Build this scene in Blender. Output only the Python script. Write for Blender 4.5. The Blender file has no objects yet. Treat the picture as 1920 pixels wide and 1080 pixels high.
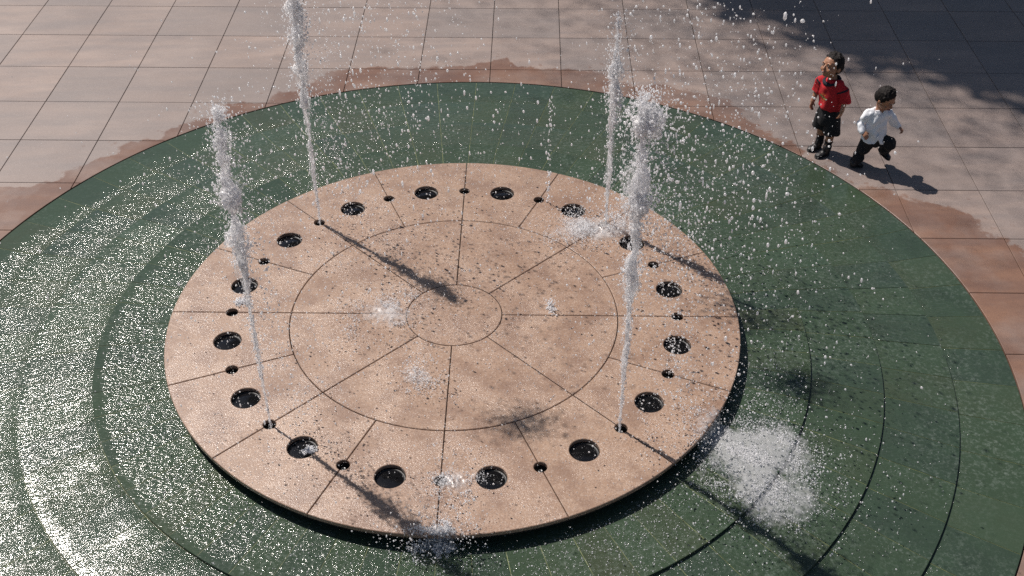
import bpy, bmesh, math, random
import numpy as np
from mathutils import Vector, Matrix, noise
from mathutils.geometry import tessellate_polygon

PI = math.pi
R_ = math.radians
rng = np.random.default_rng(7)
random.seed(7)
scene = bpy.context.scene
COL = scene.collection

# ------------------------------------------------------------------ camera
YAW, PITCH = 0.0630, 0.6666
CAM = Vector((0.0, -7.123, 5.852))
fw = Vector((math.sin(YAW) * math.cos(PITCH), math.cos(YAW) * math.cos(PITCH), -math.sin(PITCH)))
rt = Vector((math.cos(YAW), -math.sin(YAW), 0))
up = rt.cross(fw)
cd = bpy.data.cameras.new("camera")
cam = bpy.data.objects.new("camera", cd)
COL.objects.link(cam)
cam.matrix_world = Matrix((
    (rt.x, up.x, -fw.x, CAM.x), (rt.y, up.y, -fw.y, CAM.y), (rt.z, up.z, -fw.z, CAM.z), (0, 0, 0, 1)))
cd.sensor_width = 36.0
cd.lens = 2219.0 / 1920.0 * 36.0
cd.clip_end = 500
cd.dof.use_dof = True
cd.dof.focus_distance = 9.6
cd.dof.aperture_fstop = 3.6
scene.camera = cam

# ------------------------------------------------------------------ light
SUN_EL, SUN_AZ = 54.0, 135.0            # azimuth counted from +X, counter-clockwise
w = bpy.data.worlds.new("World")
scene.world = w
w.use_nodes = True
nt = w.node_tree
bg = nt.nodes["Background"]
sky = nt.nodes.new("ShaderNodeTexSky")
sky.sky_type = 'NISHITA'
sky.sun_disc = False
sky.sun_elevation = R_(SUN_EL)
sky.sun_rotation = R_(90 - SUN_AZ)
nt.links.new(sky.outputs[0], bg.inputs[0])
bg.inputs[1].default_value = 0.05
sd = bpy.data.lights.new("sun", 'SUN')
sd.energy = 5.0
sd.angle = R_(0.53)
sd.color = (1.0, 0.93, 0.87)
sun = bpy.data.objects.new("sun", sd)
COL.objects.link(sun)
ce = math.cos(R_(SUN_EL))
to_sun = Vector((math.cos(R_(SUN_AZ)) * ce, math.sin(R_(SUN_AZ)) * ce, math.sin(R_(SUN_EL))))
sun.rotation_euler = to_sun.to_track_quat('Z', 'Y').to_euler()
sun.location = to_sun * 30
scene.view_settings.view_transform = 'Standard'
scene.view_settings.look = 'None'
scene.view_settings.exposure = 0.12
scene.view_settings.gamma = 1.0
scene.view_settings.use_curve_mapping = False
scene.cycles.use_denoising = False
scene.cycles.max_bounces = 12
scene.cycles.transparent_max_bounces = 24
scene.cycles.sample_clamp_indirect = 4.0

# ------------------------------------------------------------------ numbers
PHI = -0.0775                 # the fountain's joints and the paving grid share this turn
RD = 2.2                      # disc radius
RC, RB, RA, RO = 2.741, 3.284, 3.832, 4.331
ZP = -0.313                   # paving level


# ------------------------------------------------------------------ helpers
def link(o, parent=None):
    COL.objects.link(o)
    if parent is not None:
        o.parent = parent
    return o


def tag(o, label=None, cat=None, group=None, kind=None):
    if label: o['label'] = label
    if cat: o['category'] = cat
    if group: o['group'] = group
    if kind: o['kind'] = kind
    return o


def empty(name, loc=(0, 0, 0), rz=0.0):
    o = bpy.data.objects.new(name, None)
    o.empty_display_size = 0.2
    link(o)
    o.location = loc
    o.rotation_euler = (0, 0, rz)
    return o


def mesh_obj(name, verts, faces, mat, parent=None, smooth=False):
    me = bpy.data.meshes.new(name)
    me.from_pydata([tuple(v) for v in verts], [], [tuple(f) for f in faces])
    me.update()
    if mat: me.materials.append(mat)
    if smooth: me.shade_smooth()
    o = bpy.data.objects.new(name, me)
    return link(o, parent)


def np_mesh(name, V, F, mat, parent=None, smooth=True):
    """fast triangle mesh from numpy arrays"""
    me = bpy.data.meshes.new(name)
    me.vertices.add(len(V))
    me.vertices.foreach_set('co', np.ascontiguousarray(V, dtype=np.float32).ravel())
    me.loops.add(len(F) * 3)
    me.loops.foreach_set('vertex_index', np.ascontiguousarray(F, dtype=np.int32).ravel())
    me.polygons.add(len(F))
    me.polygons.foreach_set('loop_start', np.arange(0, len(F) * 3, 3, dtype=np.int32))
    me.update(calc_edges=True)
    if smooth: me.shade_smooth()
    if mat: me.materials.append(mat)
    o = bpy.data.objects.new(name, me)
    return link(o, parent)


def slab(name, outline, holes, zt, zb, mat, parent=None, bevel=0.004):
    """flat stone: outline (ccw) and holes in plan, zt(x, y) top height, zb bottom; small chamfer on the outer arris"""
    loops = [[Vector((x, y, 0)) for x, y in outline]] + [[Vector((x, y, 0)) for x, y in h] for h in holes]
    tris = tessellate_polygon(loops)
    verts, faces = [], []
    flat = [p for l in loops for p in l]
    f = zt if callable(zt) else (lambda x, y: zt)
    n = len(flat)
    # inner (chamfered) ring positions
    inn = []
    for li, l in enumerate(loops):
        m = len(l)
        for i in range(m):
            a, b, c = l[i - 1], l[i], l[(i + 1) % m]
            d1 = (b - a); d2 = (c - b)
            n1 = Vector((-d1.y, d1.x, 0)); n2 = Vector((-d2.y, d2.x, 0))
            if n1.length > 1e-9: n1.normalize()
            if n2.length > 1e-9: n2.normalize()
            nn = n1 + n2
            if nn.length > 1e-6: nn.normalize()
            k = min(1.6, 1 / max(0.4, nn.dot(n1))) if n1.length > 0 else 1
            inn.append(b + nn * bevel * k)
    for p in inn: verts.append((p.x, p.y, f(p.x, p.y)))
    for p in flat: verts.append((p.x, p.y, f(p.x, p.y) - bevel * 0.8))
    for p in flat: verts.append((p.x, p.y, zb))
    for t in tris:
        a, b, c = [flat[i] for i in t]
        cr = (b - a).cross(c - a).z
        faces.append(tuple(t) if cr > 0 else (t[0], t[2], t[1]))
    o = 0
    for l in loops:
        m = len(l)
        for i in range(m):
            j = (i + 1) % m
            faces.append((o + i, n + o + i, n + o + j, o + j))
            faces.append((n + o + i, 2 * n + o + i, 2 * n + o + j, n + o + j))
        o += m
    return mesh_obj(name, verts, faces, mat, parent)


def arc(r, a0, a1, n):
    return [(r * math.cos(a0 + (a1 - a0) * i / n), r * math.sin(a0 + (a1 - a0) * i / n)) for i in range(n + 1)]


# ------------------------------------------------------------------ materials
class NT:
    def __init__(s, name):
        s.m = bpy.data.materials.new(name); s.m.use_nodes = True
        s.t = s.m.node_tree; s.b = s.t.nodes["Principled BSDF"]

    def n(s, typ, **kw):
        nd = s.t.nodes.new(typ)
        for k, v in kw.items():
            if k.startswith('i_'):
                key = k[2:]
                key = int(key) if key.isdigit() else key.replace('_', ' ')
                nd.inputs[key].default_value = v
            else: setattr(nd, k, v)
        return nd

    def l(s, a, b): s.t.links.new(a, b)

    def pos(s): return s.n('ShaderNodeNewGeometry').outputs['Position']

    def noise(s, vec, scale, detail=4, rough=0.55, mapscale=None, rot=0.0):
        if mapscale:
            mp = s.n('ShaderNodeMapping'); mp.inputs['Scale'].default_value = mapscale
            mp.inputs['Rotation'].default_value = (0, 0, rot)
            s.l(vec, mp.inputs[0]); vec = mp.outputs[0]
        nd = s.n('ShaderNodeTexNoise', i_Scale=scale, i_Detail=detail, i_Roughness=rough)
        s.l(vec, nd.inputs['Vector'])
        return nd.outputs['Fac']

    def ramp(s, fac, stops, interp='LINEAR'):
        nd = s.n('ShaderNodeValToRGB'); cr = nd.color_ramp; cr.interpolation = interp
        while len(cr.elements) < len(stops): cr.elements.new(0.5)
        for e, (p, c) in zip(cr.elements, stops):
            e.position = p; e.color = (c[0], c[1], c[2], 1) if hasattr(c, '__len__') else (c, c, c, 1)
        s.l(fac, nd.inputs[0]); return nd.outputs[0]

    def mix(s, fac, a, b, mode='MIX'):
        nd = s.n('ShaderNodeMix', data_type='RGBA', blend_type=mode)
        for v, i in ((fac, 0), (a, 6), (b, 7)):
            if hasattr(v, 'is_output'): s.l(v, nd.inputs[i])
            elif i == 0: nd.inputs[0].default_value = v
            else: nd.inputs[i].default_value = (v[0], v[1], v[2], 1)
        return nd.outputs[2]

    def math(s, op, a, b=None, c=None, clamp=False):
        nd = s.n('ShaderNodeMath', operation=op); nd.use_clamp = clamp
        for i, v in enumerate((a, b, c)):
            if v is None: continue
            if hasattr(v, 'is_output'): s.l(v, nd.inputs[i])
            else: nd.inputs[i].default_value = v
        return nd.outputs[0]

    def bump(s, h, strength, dist, normal=None):
        nd = s.n('ShaderNodeBump', i_Strength=strength, i_Distance=dist)
        s.l(h, nd.inputs['Height'])
        if normal: s.l(normal, nd.inputs['Normal'])
        return nd.outputs[0]

    def set(s, **kw):
        for k, v in kw.items():
            i = s.b.inputs[k.replace('_', ' ')]
            if hasattr(v, 'is_output'): s.l(v, i)
            elif hasattr(v, '__len__'): i.default_value = (v[0], v[1], v[2], 1)
            else: i.default_value = v


def simple(name, col, rough=0.6, var=0.15, scale=30, bump=0.0, **kw):
    k = NT(name)
    p = k.n('ShaderNodeTexCoord').outputs['Object']
    nz = k.noise(p, scale, 4)
    k.set(Base_Color=k.mix(k.ramp(nz, [(0.3, 0), (0.7, 1)]), [c * (1 - var) for c in col], [min(1, c * (1 + var)) for c in col]),
          Roughness=rough, **kw)
    if bump: k.set(Normal=k.bump(nz, 0.6, bump))
    return k.m


WET = [(-180, 4.9), (-170, 4.9), (149.0, 4.97), (147.5, 4.72), (145.5, 4.55), (142.4, 4.61), (139.6, 4.54), (133.7, 4.53), (130.6, 4.43), (127.3, 4.51),
       (122.7, 4.51), (119.6, 4.6), (115.2, 4.42), (113.7, 4.59), (110.3, 4.53), (107.5, 4.69), (104.6, 4.86),
       (93.9, 4.70), (88.8, 4.69), (83.8, 4.81), (82.2, 4.94), (79.8, 4.68), (74.1, 4.73), (70.3, 4.78),
       (66.9, 4.64), (63.8, 4.61), (60.3, 4.74), (56.1, 4.72), (53.0, 4.82), (49.2, 4.69), (46.9, 4.49), (42.5, 4.44),
       (39.6, 4.48), (36.9, 4.38), (33.9, 4.35), (29.8, 4.38), (28.2, 4.32), (24.7, 4.67), (23.2, 4.61), (19.9, 4.88),
       (17.5, 4.97), (14.1, 4.94), (12.6, 5.08), (9.9, 5.07), (5, 5.4), (-5, 5.8), (-60, 5.4), (-120, 5.2)]


def paving_material():
    k = NT("plaza_granite")
    p = k.pos()
    rnd = k.n('ShaderNodeObjectInfo').outputs['Random']
    big = k.noise(p, 1.3, 5, 0.6)
    streak = k.noise(p, 3.0, 5, 0.6, (0.35, 1.6, 1), 0.1)
    fine = k.noise(p, 150, 3, 0.7)
    dry = k.mix(k.ramp(big, [(0.3, 0), (0.7, 1)]), (0.245, 0.180, 0.150), (0.325, 0.250, 0.212))
    dry = k.mix(k.math('MULTIPLY', k.ramp(streak, [(0.40, 0), (0.66, 1)]), 0.6), dry, (0.165, 0.140, 0.134))
    dry = k.mix(k.math('MULTIPLY', rnd, 0.55), dry, (0.165, 0.146, 0.140))
    speck = k.n('ShaderNodeTexVoronoi', i_Scale=190.0); k.l(p, speck.inputs['Vector'])
    sp = k.n('ShaderNodeSeparateColor'); k.l(speck.outputs['Color'], sp.inputs[0])
    dry = k.mix(k.math('MULTIPLY', k.ramp(sp.outputs[0], [(0.0, 1), (0.35, 0)]), 0.30), dry, (0.13, 0.10, 0.10))
    dry = k.mix(k.math('MULTIPLY', k.ramp(sp.outputs[1], [(0.75, 0), (1.0, 1)]), 0.25), dry, (0.42, 0.36, 0.34))
    # wet rim: the splash-soaked stone next to the basin
    sx = k.n('ShaderNodeSeparateXYZ'); k.l(p, sx.inputs[0])
    ang = k.math('DIVIDE', k.math('ADD', k.math('ARCTAN2', sx.outputs[1], sx.outputs[0]), PI), 2 * PI)
    rad = k.math('SQRT', k.math('ADD', k.math('POWER', sx.outputs[0], 2.0), k.math('POWER', sx.outputs[1], 2.0)))
    fc = k.n('ShaderNodeFloatCurve'); k.l(ang, fc.inputs['Value'])
    c = fc.mapping.curves[0]
    pts = sorted([((a % 360 + 180) % 360 / 360.0 if a != -180 else 0.0, (r - 4.0) / 2.0) for a, r in WET])
    pts = pts + [(1.0, pts[0][1])]
    while len(c.points) < len(pts): c.points.new(0.5, 0.5)
    for q, (a, r) in zip(c.points, pts): q.location = (a, r); q.handle_type = 'VECTOR'
    fc.mapping.update()
    lim = k.math('ADD', k.math('MULTIPLY', fc.outputs[0], 2.0), 4.0)
    wob = k.math('MULTIPLY', k.math('SUBTRACT', k.noise(p, 6, 6, 0.65), 0.5), 0.42)
    d = k.math('SUBTRACT', k.math('ADD', lim, wob), rad)
    wet = k.ramp(k.math('ADD', k.math('MULTIPLY', d, 14.0), 0.5, clamp=True), [(0.2, 0), (0.8, 1)])
    wet = k.math('MULTIPLY', wet, k.ramp(k.noise(p, 1.7, 4, 0.6), [(0.36, 0.55), (0.58, 1.0)]))
    # stray damp spots beyond the edge
    near = k.ramp(k.math('ADD', k.math('MULTIPLY', d, 1.6), 1.0, clamp=True), [(0.0, 0), (1.0, 1)])
    spots = k.math('MULTIPLY', k.ramp(k.noise(p, 9, 3, 0.5), [(0.66, 0), (0.70, 0.55)]), near)
    wet = k.math('MAXIMUM', wet, spots)
    grime = k.ramp(k.noise(p, 26, 4, 0.75), [(0.70, 0), (0.78, 0.5)])
    dry = k.mix(grime, dry, (0.13, 0.11, 0.105))
    gum = k.n('ShaderNodeTexVoronoi', i_Scale=1.9); k.l(p, gum.inputs['Vector'])
    gs = k.n('ShaderNodeSeparateColor'); k.l(gum.outputs['Color'], gs.inputs[0])
    gm = k.math('MULTIPLY', k.math('LESS_THAN', gum.outputs['Distance'], 0.030), k.math('LESS_THAN', gs.outputs[0], 0.5))
    dry = k.mix(k.math('MULTIPLY', gm, 0.7), dry, (0.075, 0.066, 0.064))
    stain = k.ramp(k.noise(p, 0.8, 6, 0.7), [(0.50, 0), (0.64, 0.35)])
    dry = k.mix(stain, dry, (0.17, 0.135, 0.12))
    wetcol = k.mix(k.ramp(big, [(0.35, 0), (0.65, 1)]), (0.148, 0.070, 0.042), (0.215, 0.112, 0.068))
    wetcol = k.mix(k.math('MULTIPLY', k.ramp(streak, [(0.40, 0), (0.62, 1)]), 0.5), wetcol, (0.118, 0.066, 0.050))
    wetcol = k.mix(k.math('MULTIPLY', k.ramp(sp.outputs[0], [(0.0, 1), (0.35, 0)]), 0.30), wetcol, (0.06, 0.04, 0.035))
    col = k.mix(k.math('MULTIPLY', wet, 0.85), dry, wetcol)
    k.set(Base_Color=col, Roughness=k.math('SUBTRACT', 0.55, k.math('MULTIPLY', wet, 0.22)))
    k.set(Normal=k.bump(fine, 0.35, 0.002))
    return k.m


def disc_material():
    k = NT("pink_granite_wet")
    p = k.pos()
    rnd = k.n('ShaderNodeObjectInfo').outputs['Random']
    big = k.noise(p, 2.2, 5, 0.6)
    v = k.n('ShaderNodeTexVoronoi', i_Scale=120.0); k.l(p, v.inputs['Vector'])
    sp = k.n('ShaderNodeSeparateColor'); k.l(v.outputs['Color'], sp.inputs[0])
    col = k.mix(k.ramp(big, [(0.3, 0), (0.7, 1)]), (0.295, 0.186, 0.124), (0.385, 0.262, 0.184))
    col = k.mix(k.math('MULTIPLY', rnd, 0.25), col, (0.27, 0.165, 0.115))
    col = k.mix(k.math('MULTIPLY', k.ramp(sp.outputs[0], [(0.0, 1), (0.4, 0)]), 0.45), col, (0.13, 0.085, 0.07))
    col = k.mix(k.math('MULTIPLY', k.ramp(sp.outputs[1], [(0.65, 0), (1.0, 1)]), 0.45), col, (0.52, 0.42, 0.35))
    k.set(Base_Color=col, Roughness=0.42)
    damp = k.ramp(k.noise(p, 3.1, 6, 0.7), [(0.46, 0), (0.62, 0.62)])
    k.set(Base_Color=k.mix(damp, col, (0.185, 0.108, 0.074)))
    # thin film of water broken up by falling drops
    rip = k.noise(p, 70, 3, 0.65)
    k.set(Normal=k.bump(k.noise(p, 160, 2, 0.6), 0.35, 0.002))
    k.set(Coat_Weight=1.0, Coat_Roughness=0.20, Coat_IOR=1.36, Coat_Normal=k.bump(k.math('MULTIPLY', rip, k.ramp(k.noise(p, 2.4, 3, 0.6), [(0.4, 0.5), (0.6, 1.3)])), 1.0, 0.0045))
    return k.m


def basin_material():
    k = NT("green_slate_wet")
    p = k.pos()
    rnd = k.n('ShaderNodeObjectInfo').outputs['Random']
    base = k.ramp(rnd, [(0.0, (0.013, 0.031, 0.021)), (0.16, (0.011, 0.027, 0.021)), (0.30, (0.018, 0.038, 0.021)),
                        (0.5, (0.022, 0.044, 0.022)), (0.68, (0.016, 0.034, 0.021)), (0.84, (0.027, 0.040, 0.019)),
                        (0.92, (0.026, 0.054, 0.032)), (1.0, (0.031, 0.037, 0.018))])
    n1 = k.noise(p, 4, 6, 0.65)
    n2 = k.noise(p, 90, 3, 0.7)
    col = k.mix(k.ramp(n1, [(0.3, 0), (0.7, 0.6)]), base, (0.024, 0.056, 0.032))
    col = k.mix(k.math('MULTIPLY', k.ramp(n2, [(0.45, 0), (0.8, 1)]), 0.30), col, (0.060, 0.10, 0.07))
    col = k.mix(0.20, col, (0.092, 0.104, 0.066))
    scum = k.ramp(k.noise(p, 34, 6, 0.75), [(0.50, 0), (0.68, 0.38)])
    col = k.mix(k.math('MULTIPLY', scum, k.ramp(k.noise(p, 1.1, 4, 0.6), [(0.42, 0.15), (0.62, 1.0)])), col, (0.24, 0.28, 0.25))
    k.set(Base_Color=col, Roughness=0.8, Specular_IOR_Level=0.04)
    # running water: short chop, livelier in patches
    sx = k.n('ShaderNodeSeparateXYZ'); k.l(p, sx.inputs[0])
    rad = k.math('SQRT', k.math('ADD', k.math('POWER', sx.outputs[0], 2.0), k.math('POWER', sx.outputs[1], 2.0)))
    rr = k.math('DIVIDE', k.math('SUBTRACT', rad, 2.2), 2.2, clamp=True)
    def q(r): return (r - 2.2) / 2.2
    # smooth lip before every step, broken water below it
    steps = k.ramp(rr, [(0.0, 0.50), (q(2.64), 0.42), (q(2.70), 0.14), (q(2.742), 0.14), (q(2.752), 1.0), (q(2.84), 0.62), (q(3.18), 0.50),
                        (q(3.235), 0.26), (q(3.285), 0.26), (q(3.295), 1.0), (q(3.40), 0.55), (q(3.72), 0.38), (q(3.78), 0.30), (q(3.833), 0.30),
                        (q(3.843), 1.0), (q(3.95), 0.42), (q(4.15), 0.16), (q(4.33), 0.08)])
    patch = k.ramp(k.noise(p, 1.5, 4, 0.6), [(0.36, 0.55), (0.60, 1.0)])
    chop = k.noise(p, 33, 3, 0.5, (0.75, 1.8, 1.0))
    clump = k.ramp(k.noise(p, 7, 4, 0.6, (0.8, 1.8, 1.0)), [(0.38, 0.60), (0.60, 1.0)])
    chop = k.math('ADD', k.math('MULTIPLY', k.math('SUBTRACT', chop, 0.5), clump), 0.5)
    h = k.math('MULTIPLY', k.math('SUBTRACT', chop, 0.5), k.math('MULTIPLY', patch, steps))
    k.set(Coat_Weight=1.0, Coat_Roughness=0.12, Coat_IOR=1.40, Coat_Normal=k.bump(h, 1.0, 0.028))
    k.set(Normal=k.bump(n2, 0.3, 0.002))
    return k.m


def water_material(name, glass=0.2, alpha=None, scale=40.0, lo=0.45, hi=0.6, stretch=(1, 1, 0.35), edge=None):
    """aerated water: scatters and lets light through, with a wet gloss; alpha tears it into strands and holes"""
    k = NT(name)
    t = k.t
    out = t.nodes['Material Output']; t.nodes.remove(k.b)
    d = k.n('ShaderNodeBsdfDiffuse', i_Color=(0.98, 0.98, 0.99, 1)); tr = k.n('ShaderNodeBsdfTranslucent', i_Color=(0.98, 0.98, 0.99, 1))
    m1 = k.n('ShaderNodeMixShader', i_0=0.70); k.l(d.outputs[0], m1.inputs[1]); k.l(tr.outputs[0], m1.inputs[2])
    g = k.n('ShaderNodeBsdfGlass', i_IOR=1.33, i_Roughness=0.12)
    m0 = k.n('ShaderNodeMixShader', i_0=glass); k.l(m1.outputs[0], m0.inputs[1]); k.l(g.outputs[0], m0.inputs[2])
    gl = k.n('ShaderNodeBsdfGlossy', i_Roughness=0.38)
    m2 = k.n('ShaderNodeMixShader', i_0=0.14); k.l(m0.outputs[0], m2.inputs[1]); k.l(gl.outputs[0], m2.inputs[2])
    last = m2
    if alpha:
        p = k.n('ShaderNodeTexCoord').outputs['Object']
        a = k.ramp(k.noise(p, scale, 5, 0.7, stretch), [(lo, 0), (hi, 1)])
        a = k.math('MULTIPLY', a, alpha)
        if edge:
            at = k.n('ShaderNodeAttribute', attribute_name='cover')
            a = k.math('MULTIPLY', k.ramp(k.math('ADD', k.noise(p, scale, 5, 0.7, stretch), k.math('SUBTRACT', k.math('MULTIPLY', at.outputs['Fac'], edge), edge * 0.5)), [(lo, 0), (hi, 1)]), alpha)
        tp = k.n('ShaderNodeBsdfTransparent')
        m3 = k.n('ShaderNodeMixShader'); k.l(a, m3.inputs[0]); k.l(tp.outputs[0], m3.inputs[1]); k.l(m2.outputs[0], m3.inputs[2])
        last = m3
    k.l(last.outputs[0], out.inputs['Surface'])
    return k.m


M = {}
M['plaza'] = paving_material()
M['disc'] = disc_material()
M['basin'] = basin_material()
M['mortar_dark'] = simple("dark_joint", (0.030, 0.024, 0.022), 0.8)
M['mortar_green'] = simple("olive_grout", (0.13, 0.15, 0.06), 0.6, var=0.6, scale=9)
M['riser'] = simple("shade_dark_riser", (0.020, 0.018, 0.017), 0.5)
M['lens'] = simple("black_lens_glass", (0.006, 0.006, 0.007), 0.08, IOR=1.5)
M['pit'] = simple("black_pit", (0.006, 0.006, 0.006), 0.5)
M['steel'] = simple("dull_steel", (0.10, 0.10, 0.10), 0.35, Metallic=0.8)
M['drop'] = water_material("water_drops", 0.2)
M['froth'] = water_material("white_water", 0.1, 0.92, 40.0, 0.0, 0.01)
M['column'] = water_material("torn_water_column", 0.15, 0.45, 40.0, 0.44, 0.66)
M['core'] = water_material("water_core", 0.25, 0.85, 50.0, 0.30, 0.50)
M['lump'] = water_material("white_lumps", 0.05, 0.88, 75.0, 0.44, 0.54, (1, 1, .5))
M['foam'] = water_material("foam_film", 0.05, 0.92, 24.0, 0.42, 0.82, (1, 1, 1), edge=0.75)

# ------------------------------------------------------------------ plaza
G0x, G0y, GS = 0.9187, 5.395, 0.7775          # grid lines in the turned frame
cg, sg = math.cos(-0.0781), math.sin(-0.0781)


def g2w(x, y): return (cg * x - sg * y, sg * x + cg * y)


plaza = empty('plaza', (0, 0, 0))
tag(plaza, kind='structure')
I0, I1 = -11, 10
J0, J1 = -11, 2
JOINT = 0.0034


def sub_circle(poly, rad):
    """parts of a polygon outside a circle about the origin"""
    pts = []
    m = len(poly)
    for i in range(m):
        a, b = poly[i], poly[(i + 1) % m]
        for t in range(8):
            pts.append((a[0] + (b[0] - a[0]) * t / 8, a[1] + (b[1] - a[1]) * t / 8))
    out = [math.hypot(*q) > rad for q in pts]
    if all(out): return [poly]
    if not any(out): return []
    n = len(pts)

    def cross(a, b):
        lo, hi = 0.0, 1.0
        oa = math.hypot(*a) > rad
        for _ in range(30):
            mid = (lo + hi) / 2
            q = (a[0] + (b[0] - a[0]) * mid, a[1] + (b[1] - a[1]) * mid)
            if (math.hypot(*q) > rad) == oa: lo = mid
            else: hi = mid
        return q
    st = next(i for i in range(n) if out[i] and not out[i - 1])
    res, cur = [], None
    for kk in range(n + 1):
        i = (st + kk) % n
        if kk < n and out[i]:
            if cur is None: cur = [cross(pts[i - 1], pts[i])]
            cur.append(pts[i])
        elif cur is not None:
            cur.append(cross(pts[i - 1], pts[i]))
            a1 = math.atan2(cur[-1][1], cur[-1][0]); a0 = math.atan2(cur[0][1], cur[0][0])
            d = (a0 - a1 + PI) % (2 * PI) - PI
            ar = arc(rad, a1, a1 + d, max(2, int(abs(d) * rad / 0.06)))[1:-1]
            cur += ar
            res.append(cur); cur = None
    return res


def clean(poly):
    o = []
    for q in poly:
        if not o or math.hypot(q[0] - o[-1][0], q[1] - o[-1][1]) > 0.004: o.append(q)
    if math.hypot(o[0][0] - o[-1][0], o[0][1] - o[-1][1]) < 0.004: o.pop()
    # drop collinear points
    r = []
    for i in range(len(o)):
        a, b, c = o[i - 1], o[i], o[(i + 1) % len(o)]
        if abs((b[0] - a[0]) * (c[1] - b[1]) - (b[1] - a[1]) * (c[0] - b[0])) > 1e-6: r.append(b)
    return r


def area(p):
    return 0.5 * sum(p[i - 1][0] * p[i][1] - p[i][0] * p[i - 1][1] for i in range(len(p)))


for i in range(I0, I1):
    for j in range(J0, J1):
        x0, x1 = G0x + GS * i + JOINT, G0x + GS * (i + 1) - JOINT
        y0, y1 = G0y + GS * j + JOINT, G0y + GS * (j + 1) - JOINT
        for poly in sub_circle([(x0, y0), (x1, y0), (x1, y1), (x0, y1)], RO + 0.006):
            poly = clean(poly)
            if len(poly) < 3 or abs(area(poly)) < 0.0015: continue
            if area(poly) < 0: poly.reverse()
            z = ZP + random.uniform(-0.0008, 0.0008)
            slab('paving_slab', [g2w(*q) for q in poly], [], z, ZP - 0.03, M['plaza'], plaza, bevel=0.0025)
# bedding below the joints
mesh_obj('bedding', [(*g2w(-9, -9), ZP - 0.028), (*g2w(10, -9), ZP - 0.028), (*g2w(10, 8), ZP - 0.028), (*g2w(-9, 8), ZP - 0.028)],
         [(0, 1, 2, 3)], M['mortar_dark'], plaza)


def outer_material():
    k = NT("plaza_granite_far")
    p = k.pos()
    mp = k.n('ShaderNodeMapping'); mp.vector_type = 'TEXTURE'
    mp.inputs['Rotation'].default_value = (0, 0, -0.0781)
    k.l(p, mp.inputs[0])
    b = k.n('ShaderNodeTexBrick'); b.offset = 0.0
    b.inputs['Scale'].default_value = 1.0
    b.inputs['Brick Width'].default_value = GS; b.inputs['Row Height'].default_value = GS
    b.inputs['Mortar Size'].default_value = 0.004
    b.inputs['Color1'].default_value = (0.31, 0.24, 0.22, 1); b.inputs['Color2'].default_value = (0.25, 0.20, 0.185, 1)
    b.inputs['Mortar'].default_value = (0.03, 0.025, 0.022, 1)
    k.l(mp.outputs[0], b.inputs['Vector'])
    k.set(Base_Color=b.outputs['Color'], Roughness=0.55)
    return k.m


gx0, gx1 = G0x + GS * I0, G0x + GS * I1
gy0, gy1 = G0y + GS * J0, G0y + GS * J1
ov = [g2w(*q) for q in ((-90, -90), (90, -90), (90, 90), (-90, 90), (gx0, gy0), (gx1, gy0), (gx1, gy1), (gx0, gy1))]
tag(mesh_obj('ground', [(x, y, ZP) for x, y in ov],
             [(0, 1, 5, 4), (1, 2, 6, 5), (2, 3, 7, 6), (3, 0, 4, 7)], outer_material()), kind='structure')

# ------------------------------------------------------------------ fountain
fountain = empty('fountain', (0, 0, ZP))
tag(fountain, "round walk-in fountain with a raised pink granite disc ringed by stepped wet green stone", "fountain")


def FP(o):
    """children are modelled in world coordinates"""
    o.location = (0, 0, -ZP)
    return o


rings = [(2.06, RC, -0.118, -0.129), (RC, RB, -0.150, -0.202), (RB, RA, -0.221, -0.278), (RA, RO - 0.004, -0.296, -0.317)]
SEG = 64
dA = 2 * PI / SEG
for r0, r1, z0, z1 in rings:
    f = lambda x, y, r0=r0, r1=r1, z0=z0, z1=z1: z0 + (z1 - z0) * (math.hypot(x, y) - r0) / (r1 - r0)
    for s in range(SEG):
        a0 = PHI + dA * s; a1 = a0 + dA
        g = 0.0022
        out = []
        rm = (r0 + r1) / 2
        rr0 = r0 + (0.002 if r0 > 2.1 else 0)
        out += arc(r1 - 0.001, a0 + g / r1, a1 - g / r1, 4)
        out += [(rm * math.cos(a1 - g / rm), rm * math.sin(a1 - g / rm))]
        out += list(reversed(arc(rr0, a0 + g / r0, a1 - g / r0, 4)))
        out += [(rm * math.cos(a0 + g / rm), rm * math.sin(a0 + g / rm))]
        dz = random.uniform(-0.001, 0.001)
        FP(slab('basin_tile', out, [], (lambda x, y, f=f, dz=dz: f(x, y) + dz), z1 - 0.06, M['basin'], fountain, bevel=0.001))
# grout cones just under the tile faces
V, F = [], []
for r0, r1, z0, z1 in rings:
    o = len(V)
    for i in range(128):
        a = 2 * PI * i / 128
        V.append((r0 * math.cos(a), r0 * math.sin(a), z0 - 0.0022)); V.append(((r1 - 0.003) * math.cos(a), (r1 - 0.003) * math.sin(a), z1 - 0.0022))
    for i in range(128):
        j = (i + 1) % 128
        F.append((o + 2 * i, o + 2 * i + 1, o + 2 * j + 1, o + 2 * j))
FP(mesh_obj('grout', V, F, M['mortar_green'], fountain))

# raised disc: slabs
R0, R1 = 0.1689 * RD, 0.5771 * RD
RH = 0.788 * RD
TH = 0.030
gj = 0.0034


def holepts(cx, cy, r, n=28):
    return [(cx + r * math.cos(-2 * PI * i / n), cy + r * math.sin(-2 * PI * i / n)) for i in range(n)]


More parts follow.
